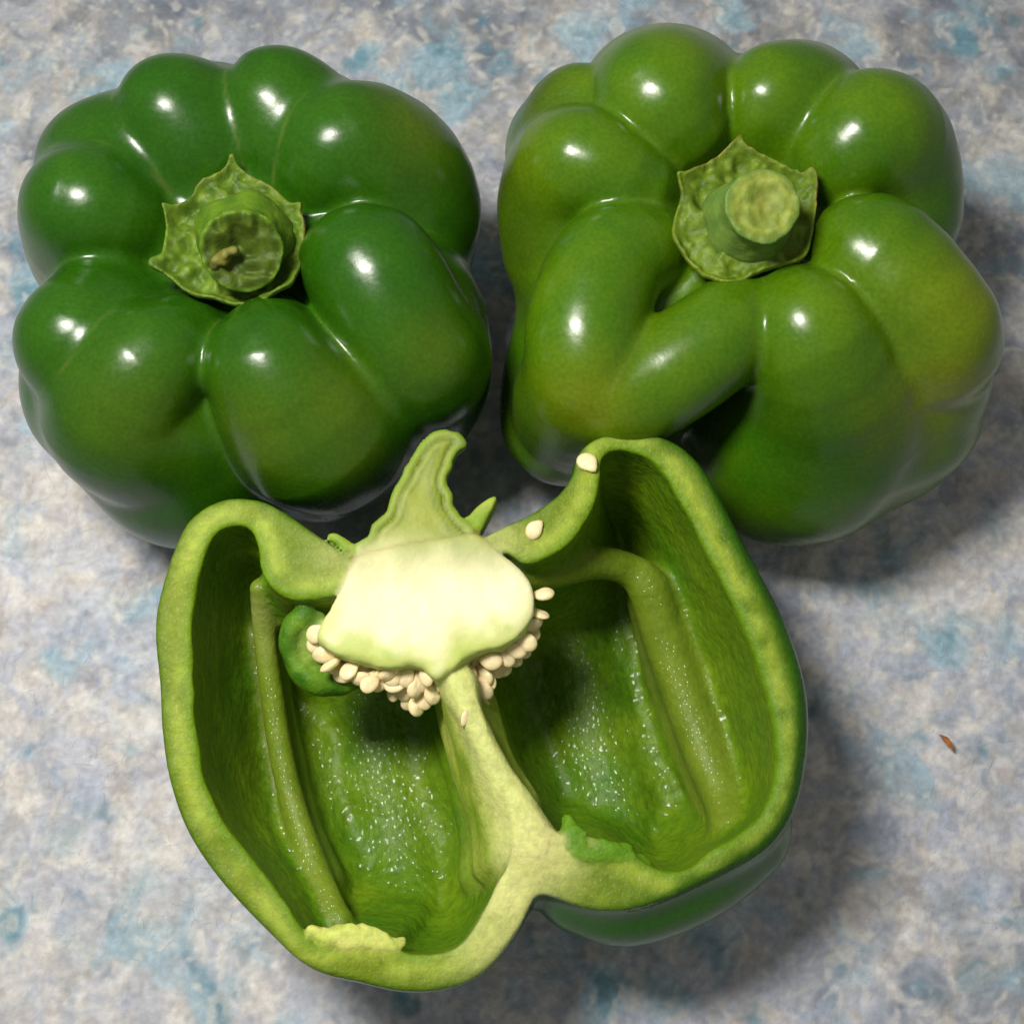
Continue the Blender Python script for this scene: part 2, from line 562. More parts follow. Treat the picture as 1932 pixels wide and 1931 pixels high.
def build_pepper(name, label, axis_px, lobes, calyx_poly, calyx_z, stem, skin_col, crease_k, core_r, base_xy_px):
    ax = at(axis_px[0], axis_px[1], 6.4)
    bc = at(base_xy_px[0], base_xy_px[1], 1.2)          # centre of the base
    L = []
    for inner, sh, sil in lobes:
        mid = at(*base_xy_px, 4.0)
        mpx = base_xy_px
        pts = lobe_pts(mpx, inner, sh, sil)
        e = pts[-1]
        v = np.array([e[0] - bc[0], e[1] - bc[1]])
        n = np.linalg.norm(v)
        r0 = 1.35
        pts.append([bc[0] + v[0] / n * min(n, 2.1), bc[1] + v[1] / n * min(n, 2.1), r0 + 0.02, r0])
        L.append(np.array(pts))
    cz = 3.6
    def lobes_d(p):
        return [chain(p, q, 3) for q in L]
    def f(p):
        ds = lobes_d(p)
        k = crease_k[0] + (crease_k[1] - crease_k[0]) * sstep(6.2, 2.5, p[:, 2])
        d = ds[0]
        for e in ds[1:]:
            d = smin(d, e, k)
        c = np.array([(ax[0] + bc[0]) / 2, (ax[1] + bc[1]) / 2, cz])
        q = (p - c) / np.array([1, 1, 0.92])
        core = np.sqrt((q ** 2).sum(1)) - core_r
        d = smin(d, core, 0.5)
        d = d + 0.035 * NZ[0](p, 1.9) + 0.012 * NZ[1](p, 0.7)
        return d
    allp = np.concatenate(L)
    lo = (allp[:, :3] - allp[:, 3:4]).min(0) - 0.4
    hi = (allp[:, :3] + allp[:, 3:4]).max(0) + 0.4
    V, Q = isosurface(f, lo, hi, 0.065, smooth=2)
    zmin = V[:, 2].min()
    ds = np.sort(np.stack(lobes_d(V)), 0)
    gap = ds[1] - ds[0]
    col = skin_col(V, gap)
    base = np.array([bc[0], bc[1], 0.0])
    V = V.copy(); V[:, 2] -= zmin * sstep(2.5, 0.5, V[:, 2]) - 0.02
    root = thing(name, label, 'bell pepper', base)
    make_mesh('body', V, Q, M_skin, col, root, base, vnormals(V, Q))
    return root, base, ax

def tint(V, spots, z):
    """soft patches of another colour; spots = (px, py, radius_cm)"""
    t = np.zeros(len(V))
    for px, py, r, a in spots:
        c = at(px, py, z)
        d = np.sqrt(((V - c) ** 2).sum(1))
        t = np.maximum(t, a * np.exp(-(d / r) ** 2))
    return t

def skin_left(V, gap):
    n = NZ[2](V, 1.3) * 0.6 + NZ[3](V, 0.45) * 0.25 + NZ[4](V * np.array([3.0, 3.0, 0.5]), 0.8) * 0.2
    c = mix(DARK, MID, np.clip(0.35 + 0.35 * n, 0, 1))
    c = mix(c, srgb(92, 108, 12), 0.6 * tint(V, [(500, 820, 1.2, .7), (770, 250, 1.0, 1), (250, 780, 1.2, .6), (620, 770, 1.0, .9), (810, 660, .8, .8), (700, 880, 1.0, .7)], 6.5))
    c = mix(c, TAN, 0.13 * np.exp(-(gap / 0.04) ** 2) * sstep(5.9, 6.8, V[:, 2]) * sstep(-.3, .5, NZ[5](V, .6)))
    return c
def skin_right(V, gap):
    n = NZ[2](V + 9, 1.4) * 0.7 + NZ[3](V, 0.5) * 0.25 + NZ[4](V * np.array([3.0, 3.0, 0.5]), 0.8) * 0.2
    c = mix(srgb(38, 90, 6), srgb(86, 118, 8), np.clip(0.5 + 0.45 * n, 0, 1))
    c = mix(c, YEL, 0.72 * tint(V, [(1780, 600, 1.3, 1), (1800, 760, 1.3, 1), (1110, 560, .8, .7), (1110, 740, .9, .9), (1250, 680, .8, .6), (1250, 130, .9, .5), (1760, 500, .8, .6), (1040, 300, .9, .5), (1690, 850, 1, .7)], 6.3))
    c = mix(c, srgb(24, 70, 8), 0.8 * tint(V, [(1180, 420, .9, .7), (1440, 580, 0.9, 1), (1560, 880, 1.6, 1), (1200, 300, .5, .6), (1600, 330, .9, .7), (1620, 420, .8, .7), (1480, 740, 1.0, .9)], 5.6))
    c = mix(c, srgb(52, 50, 20), 0.6 * tint(V, [(1020, 190, 1.0, 1), (960, 330, 1.0, .8), (960, 460, 1.0, .7)], 5.5))
    c = mix(c, TAN, 0.13 * np.exp(-(gap / 0.04) ** 2) * sstep(5.9, 6.8, V[:, 2]) * sstep(-.3, .5, NZ[5](V, .6)))
    return c

def zc(pts, ox, oy, s):
    """points read off an enlarged crop of the photo"""
    return [((ox + x / s) * 0.94336, (oy + y / s) * 0.94336) for x, y in pts]

def build_calyx(root, base, poly_px, z_edge, centre_px, z_mid, seed, colours, fall=0.35):
    P = np.array([at(x, y, z_edge)[:2] for x, y in poly_px])
    F = Field2(P, 0.025, 0.5, 1, 2)
    c = at(centre_px[0], centre_px[1], z_edge)[:2]
    N1, N2 = NZ[seed % 6], NZ[(seed + 1) % 6]
    def surf(p):
        d = F(p[:, 0], p[:, 1])
        r = np.hypot(p[:, 0] - c[0], p[:, 1] - c[1])
        h = z_edge + (z_mid - z_edge) * np.exp(-(r / 0.85) ** 2)
        q = p.copy(); q[:, 2] = 0
        h = h + 0.15 * N1(q, 0.30) * sstep(0, -0.25, d) + 0.05 * N2(q, 0.13) + 0.16 * N2(q, 0.9)
        # the rim lifts a little and the tips curl
        h = h + 0.13 * np.exp(-(d / 0.12) ** 2) + fall * sstep(1.25, 1.9, r)
        return d, h, r
    def f(p):
        d, h, r = surf(p)
        return smax(d, smax(p[:, 2] - h, h - 0.22 - p[:, 2] , 0.06) * 0.8, 0.08)
    lo = np.array([*(P.min(0) - 0.2), z_edge - 0.8])
    hi = np.array([*(P.max(0) + 0.2), z_mid + 1.0])
    V, Q = isosurface(f, lo, hi, 0.035, smooth=1)
    d, h, r = surf(V)
    n = N1(V, 0.22) * .5 + N2(V, 0.1) * .5
    col = mix(colours[0], colours[1], np.clip(0.5 + 0.7 * n, 0, 1))
    col = mix(col, colours[2], 0.15 * np.exp(-(d / 0.10) ** 2))
    brown = .5 * np.exp(-(d / 0.04) ** 2) * sstep(0.1, 0.6, NZ[4](V, 0.8))
    col = mix(col, srgb(150, 96, 60), 0.8 * brown)
    return make_mesh('calyx', V, Q, M_calyx, col, root, base, vnormals(V, Q))

# left pepper
left_lobes = [
    ((385, 330, 5.2, 0.55), [(350, 275, 6.05, 0.9), (328, 215, 6.35, 1.2)], [(325, 134, 5.2, 1.9), (340, 150, 3.4, 2.2)]),
    ((475, 318, 5.2, 0.55), [(500, 255, 6.1, 0.9), (522, 196, 6.35, 1.15)], [(590, 118, 5.2, 1.9), (590, 140, 3.4, 2.2)]),
    ((560, 375, 5.2, 0.6), [(605, 330, 6.1, 1.0), (650, 278, 6.4, 1.3)], [(812, 196, 5.2, 1.9), (866, 320, 4.0, 2.0)]),
    ((610, 480, 5.2, 0.6), [(650, 502, 6.1, 1.0), (700, 515, 6.45, 1.35), (745, 600, 6.1, 1.4), (790, 680, 5.3, 1.5)], [(900, 570, 4.8, 1.9), (920, 670, 3.8, 2.1)]),
    ((515, 605, 5.1, 0.6), [(515, 640, 6.05, 0.95), (512, 700, 6.35, 1.3), (590, 800, 5.2, 1.8)], [(720, 950, 4.0, 2.2), (650, 975, 2.8, 2.2)]),
    ((395, 600, 5.1, 0.6), [(350, 640, 6.05, 0.9), (275, 697, 6.3, 1.25), (240, 780, 5.3, 1.7)], [(190, 925, 4.2, 2.1), (265, 1003, 3.0, 2.2)]),
    ((275, 520, 4.6, 0.7), [(205, 560, 5.7, 0.95), (146, 642, 6.2, 1.2)], [(52, 690, 4.9, 1.9), (85, 830, 3.6, 2.0)]),
    ((300, 425, 5.0, 0.6), [(240, 420, 6.0, 0.95), (165, 395, 6.35, 1.25)], [(60, 345, 5.0, 1.9), (90, 405, 3.5, 2.0)]),
    ((640, 700, 3.5, 0.9), [(700, 740, 3.6, 1.6)], [(905, 780, 3.4, 2.0)]),
    ((225, 345, 4.7, 0.9), [(185, 315, 5.3, 1.25)], [(122, 222, 5.1, 1.9), (140, 250, 3.4, 2.0)]),
]
rootL, baseL, axL = build_pepper('bell_pepper', 'whole dark green bell pepper with ragged broken stem stub, upper left of the felt', (450, 440),
                                 left_lobes, None, 6.6, None, skin_left, (0.30, 0.8), 3.1, (535, 610))
right_lobes = [
    ((1320, 305, 5.2, 0.6), [(1285, 250, 6.1, 1.05), (1243, 190, 6.4, 1.35)], [(1200, 53, 5.2, 1.9), (1200, 80, 3.5, 2.1)]),
    ((1415, 275, 5.2, 0.55), [(1435, 230, 6.1, 0.85), (1458, 185, 6.35, 1.05)], [(1535, 80, 5.2, 1.8), (1530, 110, 3.5, 2.0)]),
    ((1525, 340, 5.2, 0.6), [(1580, 305, 6.15, 1.1), (1637, 262, 6.4, 1.35)], [(1756, 190, 5.2, 1.8), (1770, 330, 3.8, 2.0)]),
    ((1560, 465, 5.1, 0.6), [(1600, 478, 6.1, 1.0), (1655, 500, 6.4, 1.35), (1750, 620, 5.9, 1.4)], [(1876, 690, 4.7, 1.8), (1790, 890, 2.6, 1.9)]),
    ((1475, 545, 5.1, 0.6), [(1500, 590, 6.1, 1.0), (1535, 645, 6.3, 1.3)], [(1715, 880, 4.2, 2.2), (1560, 1015, 2.7, 2.2)]),
    ((1410, 560, 5.1, 0.7), [(1385, 612, 6.1, 1.0), (1320, 664, 6.15, 1.08), (1240, 716, 5.9, 1.12), (1165, 742, 5.5, 1.2), (1180, 745, 4.2, 1.1)], []),
    ((1290, 480, 5.0, 0.7), [(1212, 474, 5.9, 1.0), (1146, 508, 6.2, 1.2), (1108, 610, 6.25, 1.22), (1108, 700, 5.8, 1.28), (1095, 745, 4.6, 1.4), (1085, 785, 3.2, 1.4)], [(975, 850, 2.6, 1.5)]),
    ((1270, 470, 4.6, 0.9), [(1130, 540, 4.6, 1.3)], [(975, 640, 3.8, 1.7), (970, 740, 2.8, 1.7)]),
    ((1360, 550, 5.2, 0.85), [(1290, 590, 5.0, 0.9), (1215, 650, 4.8, 0.9)], [(1100, 700, 3.5, 1.2)]),
    ((1275, 390, 5.0, 0.6), [(1195, 362, 6.0, 1.0), (1098, 312, 6.3, 1.15)], [(968, 265, 5.0, 1.7), (972, 430, 3.6, 1.9)]),
    ((1250, 330, 4.7, 0.6), [(1170, 250, 5.6, 0.75), (1095, 205, 5.5, 0.9)], [(1005, 168, 4.8, 1.4), (1008, 210, 3.4, 1.7)]),
]
rootR, baseR, axR = build_pepper('bell_pepper', 'whole yellow-green bell pepper with a round, cleanly cut stem, upper right of the felt', (1400, 430),
                                 right_lobes, None, 6.6, None, skin_right, (0.22, 0.8), 2.9, (1380, 610))

cl = zc([(1030, 120), (1060, 200), (1130, 250), (1250, 310), (1400, 390), (1530, 500), (1620, 590), (1740, 590), (1735, 690), (1780, 800), (1770, 1000), (1740, 1200), (1700, 1400), (1640, 1560), (1500, 1640), (1300, 1690), (1130, 1710), (960, 1690), (850, 1640), (700, 1620), (560, 1600), (440, 1520), (310, 1420), (170, 1350), (130, 1310), (170, 1250), (260, 1170), (290, 1000), (300, 850), (280, 700), (270, 650), (380, 640), (520, 570), (620, 450), (720, 370), (830, 320), (930, 240), (980, 160)], 280, 300, 5.364)
CG = (srgb(50, 84, 12), srgb(104, 130, 34), srgb(126, 144, 44))
build_calyx(rootL, baseL, cl, 6.75, (455, 445), 7.15, 1, CG)
cr = zc([(930, 150), (960, 240), (1050, 290), (1200, 370), (1400, 450), (1580, 560), (1660, 530), (1720, 560), (1750, 700), (1750, 900), (1730, 1100), (1700, 1280), (1640, 1460), (1480, 1530), (1300, 1570), (1100, 1640), (950, 1720), (800, 1750), (650, 1710), (500, 1620), (380, 1520), (280, 1380), (180, 1230), (190, 1050), (240, 900), (270, 750), (210, 590), (300, 570), (420, 510), (560, 420), (700, 330), (800, 250), (880, 170)], 1310, 260, 5.517)
build_calyx(rootR, baseR, cr, 6.75, (1400, 430), 7.2, 3, (srgb(62, 92, 12), srgb(112, 136, 32), srgb(136, 140, 48)))

def build_stem(root, base, p0, p1, r0, r1, cup, colours, rag, seed):
    """stub from p0 (on the calyx) to p1 (its end), hollow or flat end"""
    a = np.asarray(p0); b = np.asarray(p1)
    axd = (b - a) / np.linalg.norm(b - a)
    t1 = np.cross(axd, [0.3, 1, 0]); t1 /= np.linalg.norm(t1)
    t2 = np.cross(axd, t1)
    Ln = np.linalg.norm(b - a)
    def co(p):
        q = p - a
        s = q @ axd
        u = q @ t1; v = q @ t2
        return s, u, v, np.hypot(u, v), np.arctan2(v, u)
    def f(p):
        s, u, v, r, th = co(p)
        t = np.clip(s / Ln, 0, 1)
        R = r0 + (r1 - r0) * sstep(0, 0.75, t) + 0.05 * np.exp(-((s - Ln) / 0.12) ** 2)
        R = R * (1 + 0.05 * np.cos(5 * th + 0.7) * (1 - t) + 0.02 * np.cos(3 * th)) + 0.02 * NZ[seed](p, 0.2)
        top = Ln + rag * (NZ[2](p * np.array([1, 1, 0.2]), 0.16)) - cup * sstep(r1 * 0.85, 0.0, r)
        d = smax(r - R, s - top, 0.07)
        return smax(d, -s - 0.1, 0.05)
    m = np.maximum(r0, r1) + 0.25
    lo = np.minimum(a, b) - m; hi = np.maximum(a, b) + m
    V, Q = isosurface(f, lo, hi, 0.035, smooth=1)
    s, u, v, r, th = co(V)
    endf = sstep(Ln - 0.22 - cup, Ln - 0.02 - cup * 0.9, s) * sstep(r1 * 1.02, r1 * 0.90, r)
    side = mix(colours[0], colours[1], np.clip(0.5 + 0.35 * np.sin(th * 9) + 0.4 * NZ[3](V, 0.2), 0, 1))
    ring = np.exp(-((r - r1 * 0.72) / 0.05) ** 2)
    endc = mix(colours[2], colours[3], np.clip(0.75 * ring + 0.3 + 0.6 * NZ[4](V, 0.16), 0, 1))
    endc = mix(endc, srgb(120, 92, 44), (.22 if cup < .2 else 0) * np.exp(-(((u - .05) / .16) ** 2 + ((v + .08) / .30) ** 2)))
    col = mix(side, endc, endf)
    make_mesh('stem', V, Q, M_stem, col, root, base, vnormals(V, Q))
    return axd, t1, t2

pL0, pL1 = at(462, 455, 6.8), at(456, 474, 7.65)
build_stem(rootL, baseL, pL0, pL1, 1.0, 0.78, 0.22, (srgb(70, 104, 16), srgb(92, 124, 24), srgb(56, 76, 12), srgb(74, 94, 18)), 0.10, 4)
pR0, pR1 = at(1412, 420, 6.9), at(1440, 388, 8.2)
build_stem(rootR, baseR, pR0, pR1, 0.95, 0.70, 0.12, (srgb(88, 120, 48), srgb(106, 134, 56), srgb(104, 124, 42), srgb(140, 154, 64)), 0.04, 5)

# a torn shred standing in the hollow of the left stub
tw = zc([(800, 1230), (880, 1170), (950, 1110), (1010, 1080), (1060, 1130)], 280, 300, 5.364)
tp = np.array([[*at(px_, py_, zz_), rr_] for (px_, py_), zz_, rr_ in zip(tw, (7.55, 7.62, 7.72, 7.72, 7.6), (.10, .14, .10, .09, .05))])
Vt, Qt = isosurface(lambda p: chain(p * np.array([1, 1, 1]), tp, 3, .03) + .04 * NZ[1](p, .12), tp[:, :3].min(0) - .3, tp[:, :3].max(0) + .3, .03, smooth=1)
make_mesh('torn_fibre', Vt, Qt, M_stem, mix(srgb(112, 112, 44), srgb(70, 76, 22), np.clip(.5 + NZ[2](Vt, .12), 0, 1)), rootL, baseL, vnormals(Vt, Qt))
# ------------------------------------------------------------------ halved pepper (cut face up)
def zcut(x, y):
    return 5.9 + 0.07 * (y + 1.0) - 0.03 * x
def atc(px, py, dz=0.0):
    z = 5.8
    for _ in range(4):
        w = at(px, py, z)
        z = zcut(w[0], w[1]) + dz
    return at(px, py, z)
def polyc(pts, dz=0.0):
    return np.array([atc(x, y, dz)[:2] for x, y in pts])

outer_px = [(700, 1040), (668, 1050), (620, 1018), (570, 983), (520, 951), (480, 937), (430, 935), (385, 952), (350, 982), (325, 1030), (305, 1090), (290, 1150), (288, 1210), (296, 1290), (300, 1370), (310, 1450), (330, 1525), (360, 1590), (405, 1655), (455, 1712), (512, 1770), (560, 1815), (610, 1842), (680, 1858), (740, 1872), (800, 1876), (860, 1866), (910, 1842), (950, 1802), (985, 1752), (1003, 1715), (1018, 1692), (1052, 1700), (1110, 1720), (1180, 1723), (1260, 1702), (1330, 1672), (1400, 1640), (1460, 1600), (1500, 1545), (1522, 1480), (1533, 1400), (1533, 1330), (1520, 1255), (1490, 1170), (1450, 1090), (1408, 1015), (1370, 940), (1330, 872), (1280, 830), (1220, 812), (1160, 813), (1112, 828), (1085, 858), (1075, 895), (1050, 930), (1000, 965), (950, 988), (905, 1012), (860, 1040), (780, 1060)]
cavL_px = [(440, 1010), (462, 1016), (474, 1045), (484, 1085), (505, 1118), (540, 1140), (580, 1146), (625, 1142), (680, 1130), (760, 1160), (850, 1200), (890, 1290), (905, 1365), (930, 1440), (950, 1510), (955, 1580), (925, 1660), (890, 1725), (850, 1768), (800, 1782), (765, 1778), (750, 1755), (700, 1748), (640, 1750), (600, 1762), (578, 1735), (550, 1690), (500, 1630), (445, 1560), (405, 1480), (388, 1400), (380, 1300), (378, 1200), (384, 1120), (402, 1050), (420, 1018)]
cavR_px = [(1150, 870), (1180, 862), (1220, 880), (1258, 930), (1300, 1010), (1345, 1100), (1395, 1200), (1425, 1290), (1445, 1380), (1448, 1450), (1428, 1520), (1385, 1558), (1330, 1590), (1290, 1622), (1250, 1622), (1200, 1595), (1150, 1570), (1090, 1560), (1060, 1562), (1020, 1535), (985, 1490), (950, 1425), (925, 1370), (890, 1280), (880, 1200), (890, 1120), (930, 1060), (950, 1055), (985, 1076), (1030, 1070), (1075, 1045), (1112, 1000), (1140, 950), (1150, 905)]
core_px = [(668, 1056), (700, 1046), (760, 1030), (820, 1020), (880, 1010), (905, 1010), (925, 1030), (965, 1058), (998, 1093), (1010, 1135), (1000, 1178), (975, 1205), (950, 1222), (925, 1228), (895, 1236), (872, 1250), (848, 1272), (825, 1285), (800, 1262), (772, 1255), (740, 1262), (690, 1250), (655, 1242), (618, 1225), (600, 1205), (606, 1175), (628, 1142), (645, 1110), (655, 1080)]
stem_px = zc([(380, 1330), (330, 1230), (330, 1130), (440, 1060), (470, 960), (590, 860), (620, 780), (680, 620), (755, 500), (780, 430), (850, 320), (930, 190), (1040, 110), (1150, 85), (1270, 110), (1340, 180), (1350, 235), (1290, 270), (1240, 340), (1210, 440), (1180, 510), (1170, 590), (1225, 690), (1225, 770), (1300, 880), (1370, 960), (1440, 1050), (1400, 1200), (900, 1330)], 640, 840, 4.6)
sepR_px = zc([(1330, 900), (1370, 870), (1430, 800), (1520, 730), (1600, 690), (1630, 710), (1590, 810), (1530, 920), (1470, 1030), (1400, 1040)], 640, 840, 4.6)
sepL_px = zc([(340, 1300), (250, 1230), (150, 1130), (60, 1070), (110, 1020), (200, 1060), (290, 1120), (345, 1180)], 640, 840, 4.6)

FO = Field2(polyc(outer_px), 0.04, 1.6, 3, 3)
FL = Field2(polyc(cavL_px), 0.04, 1.0, 2, 3)
FR = Field2(polyc(cavR_px), 0.04, 1.0, 2, 3)
FC = Field2(polyc(core_px), 0.03, 1.0, 1, 2)
FS = Field2(polyc(stem_px), 0.03, 1.0, 0, 2)
FP = Field2(polyc(sepR_px), 0.03, 1.0, 0, 2)
FQ = Field2(polyc(sepL_px), 0.03, 1.0, 0, 2)

def tube(pts):
    out = []
    for px, py, dz, r in pts:
        w = atc(px, py, dz)
        out.append([w[0], w[1], w[2], r])
    return np.array(out)
septum_chains = [
    tube([(868, 1290, -.30, .28), (885, 1340, -.16, .15), (915, 1400, -.12, .12), (950, 1465, -.12, .14), (990, 1530, -.18, .22), (1010, 1590, -.3, .35)]),
    tube([(862, 1300, -1.1, .28), (884, 1380, -.9, .25), (915, 1460, -.8, .25), (945, 1540, -.8, .3), (965, 1600, -.8, .35)]),
    tube([(855, 1320, -2.3, .32), (875, 1400, -2.0, .30), (900, 1480, -1.8, .30), (925, 1560, -1.7, .33), (935, 1630, -1.6, .4)]),
    tube([(850, 1340, -3.9, .45), (866, 1420, -3.5, .42), (888, 1500, -3.2, .42), (905, 1590, -2.9, .42), (905, 1650, -2.8, .45)]),
    tube([(900, 1340, -1.9, .28), (930, 1440, -1.7, .28), (980, 1520, -1.6, .30)]),
    tube([(915, 1360, -3.3, .36), (942, 1450, -3.0, .36), (982, 1530, -2.9, .38)]),
]
rib_chains = [
    tube([(486, 1110, -1.6, .16), (497, 1190, -2.3, .22), (512, 1300, -2.7, .24), (530, 1420, -2.9, .25), (557, 1530, -2.9, .25), (598, 1640, -2.5, .24), (640, 1730, -1.8, .22)]),
    tube([(495, 1200, -3.2, .34), (512, 1300, -3.6, .40), (532, 1420, -3.8, .40), (560, 1540, -3.7, .38), (615, 1660, -3.1, .34)]),
    tube([(985, 1085, -1.2, .36), (1060, 1075, -1.5, .34), (1130, 1062, -1.9, .34), (1185, 1075, -2.3, .36), (1222, 1110, -2.5, .44), (1252, 1200, -2.9, .44), (1290, 1310, -3.1, .46), (1325, 1410, -3.0, .44), (1360, 1500, -2.6, .4), (1375, 1560, -2.0, .34)]),
    tube([(1235, 1120, -3.5, .65), (1268, 1220, -3.8, .7), (1305, 1330, -4.0, .7), (1340, 1430, -3.8, .65), (1365, 1510, -3.4, .55)]),
]
floor_chains = [
    tube([(1080, 1230, -4.7, .5), (1110, 1330, -4.8, .6), (1135, 1440, -4.75, .7), (1170, 1540, -4.4, .6)]),
    tube([(700, 1330, -4.7, .5), (720, 1450, -4.85, .6), (750, 1580, -4.7, .6), (790, 1700, -4.0, .4)]),
]
pith_chains = [
    tube([(590, 1765, -.12, .16), (640, 1768, -.05, .22), (700, 1768, -.08, .20), (745, 1785, -.2, .16)]),
    tube([(1075, 1575, -.25, .18), (1090, 1600, -.15, .22), (1150, 1610, -.2, .24), (1210, 1640, -.3, .22)]),
    tube([(1075, 1545, -.12, .10), (1092, 1575, -.10, .15)]),
]
curl_chain = tube([(575, 1160, -.45, .22), (548, 1190, -.55, .18), (552, 1240, -.75, .17), (585, 1280, -.9, .24), (640, 1285, -1.1, .26), (675, 1270, -1.2, .2)])
curl_in = tube([(596, 1178, -.62, .26), (590, 1222, -.85, .28), (622, 1250, -1.0, .28)])
bulge = tube([(1095, 1665, -1.3, .95), (1180, 1668, -1.5, 1.15), (1290, 1625, -1.6, 1.2), (1380, 1560, -1.8, 1.2)])

Ro, Ri = 2.6, 1.45
XS = atc(900, 1400)[0]
YS = atc(780, 1000)[1]
YA, YB = atc(800, 1080)[1], atc(800, 1160)[1]
def parts_f(p):
    x, y, z = p[:, 0], p[:, 1], p[:, 2]
    zz = zcut(x, y)
    t = zz - z
    dO = FO(x, y)
    Hh = zz - 0.05
    right = sstep(2.0, 6.0, x)
    # outer skin: round-bottomed half body, wall near vertical at the rim
    fo = np.hypot(np.maximum(dO + Ro, 0), np.maximum(t - 0.9, 0) * Ro / (Hh - 0.9)) - Ro
    fo = smax(fo, dO + Ro - Ro, 0.05)
    fo = fo + 0.10 * np.exp(-((t) / 0.22) ** 2) * (0.4 + 1.3 * right)      # rim rolls in slightly at the cut
    fo = smin(fo, smax(chain(p, bulge, 3), 0.22 - t, 0.15), 0.35)
    dI = smin(FL(x, y), FR(x, y), 0.05)
    Hi = Hh - 1.2
    dI = dI - .15
    Rv = 2.1 + (Ri - 2.1) * sstep(XS - .5, XS + .8, x)
    fi = np.hypot(np.maximum(dI + Rv, 0), np.maximum(t, 0) * Rv / Hi) - Rv
    fi = fi + 0.05 * NZ[0](p, 0.9) + 0.02 * NZ[1](p, 0.35)
    rough = 0.05 * NZ[2](p, 0.8) + 0.014 * NZ[3](p, 0.2)
    top = z - zz + rough
    fi = smin(fi, fi + 0.0, 0.01)
    wall = smax(smax(fo, -fi, 0.10), top, 0.09 + 0.16 * right)
    def uni(ch, k=.15):
        d = None
        for c in ch:
            e = chain(p, c, 4, .015)
            d = e if d is None else smin(d, e, k)
        return d
    clip = lambda d: smax(smax(d, fo + 0.25, 0.1), top - 0.06, 0.06)
    fs = clip(uni(septum_chains, 1.1) + 0.015 * NZ[4](p * np.array([2.2, .6, 2.2]), .4))
    fr = clip(uni(rib_chains, .5))
    ff = clip(uni(floor_chains, .3))
    fp = clip(uni(pith_chains, .1) + 0.09 * NZ[5](p, .25) + .04 * NZ[2](p, .1))
    fcu = smax(smin(chain(p, curl_chain, 3), chain(p, curl_in, 3), .1), top, .05) + .02 * NZ[1](p, .2)
    # seed core and stem: domes hung below the cut
    dC = FC(x, y)
    dC = dC + .05 * NZ[4](p, .22) * sstep(YA, YB, y)
    fc = np.hypot(np.maximum(dC + .9, 0), np.maximum(t - .1, 0) * .9 / 2.4) - .9
    fc = smax(fc, z - zz - 0.075 - 0.05 * sstep(YA, YB, y) + 0.02 * NZ[2](p, .5) + .008 * NZ[3](p, .18), 0.16)
    dS = FS(x, y)
    fst = np.hypot(np.maximum(dS + .5, 0), np.maximum(t, 0) * .5 / .85) - .5
    groove = 0.05 * np.exp(-((dS + .20) / .035) ** 2) * sstep(YA, YS, y)
    fst = smax(fst + 0.02 * NZ[3](p, .15), z - zz - 0.02 + groove + .02 * NZ[0](p, .3), 0.07)
    dP = smin(FP(x, y), FQ(x, y), .02)
    fse = smax(dP, np.abs(t - .3) - .28, 0.08)
    return wall, fs, fr, ff, fp, fcu, fc, fst, fse, fo, fi, t, dO, dI, dC, dS
def f_cut(p):
    w, fs, fr, ff, fp, fcu, fc, fst, fse = parts_f(p)[:9]
    d = smin(w, fs, .22)
    d = smin(d, fr, .38)
    d = smin(d, ff, .5)
    d = smin(d, fp, .06)
    d = smin(d, fcu, .03)
    d = smin(d, fc, .12)
    d = smin(d, fst, .12)
    return smin(d, fse, .10)
lo = np.array([FO.poly[:, 0].min() - .5, FO.poly[:, 1].min() - .8, -0.1])
hi = np.array([FO.poly[:, 0].max() + .5, max(FO.poly[:, 1].max(), FS.poly[:, 1].max()) + .4, 6.7])
V, Q = isosurface(f_cut, lo, hi, 0.062, smooth=1, newton=1)
(w, fs, fr, ff, fp, fcu, fc, fst, fse, fo, fi, t, dO, dI, dC, dS) = [np.concatenate(c) for c in zip(*POOL.map(parts_f, [V[i:i + 60000] for i in range(0, len(V), 60000)]))]
N = vnormals(V, Q)
st = np.stack([w, fs, fr, ff, fp, fcu, fc, fst, fse - .02])
who = st.argmin(0)
x = V[:, 0]
face_up = (t < 0.20) & (N[:, 2] > 0.3)
is_out = (fo > -0.22) & (fi > 0.15)
# classes: 0 skin 1 cut rim 2 inner wall 3 septum 4 rib 5 pith 6 membrane 7 seed core 8 stem 9 sepal
cls = np.full(len(V), 2)
cls[is_out & ~face_up & (who == 0)] = 0
cls[face_up & (who == 0) & (fi > -0.02)] = 1
cls[who == 1] = 3
cls[who == 2] = 4
cls[who == 4] = 5
cls[who == 5] = 6
cls[who == 6] = 7
cls[who == 7] = 8
cls[who == 8] = 9
n1, n2, n3 = NZ[2](V, 1.1), NZ[3](V, .35), NZ[4](V, .14)
rt = sstep(1.0, 5.5, x)
skinC = mix(srgb(26, 80, 6), srgb(50, 104, 8), np.clip(.4 + .4 * n1, 0, 1))
e = -dO
fl = mix(srgb(116, 134, 20), srgb(70, 108, 8), np.clip(.25 + .35 * n1 + .25 * n2 + .55 * rt, 0, 1))  # greener flesh to the right, partly light falloff painted into the colour
fl = mix(fl, srgb(168, 186, 66), .7 * np.exp(-((dI - .28) / .16) ** 2) * sstep(-.2, .3, n2 + .3))
fl = mix(fl, srgb(92, 132, 12), .75 * np.exp(-(dI / .17) ** 2))
fl = mix(srgb(40, 88, 6), fl, sstep(.16, .50, e + .04 * n2 + .24 * (1 - rt)))
pale = tint(V, [(1010, 1590, .75, 1), (960, 1680, .8, .8), (930, 1760, .8, .45), (1040, 1620, .45, .8), (640, 1050, .5, .25), (950, 1530, .4, .8), (930, 1030, .5, .35)], 5.7)
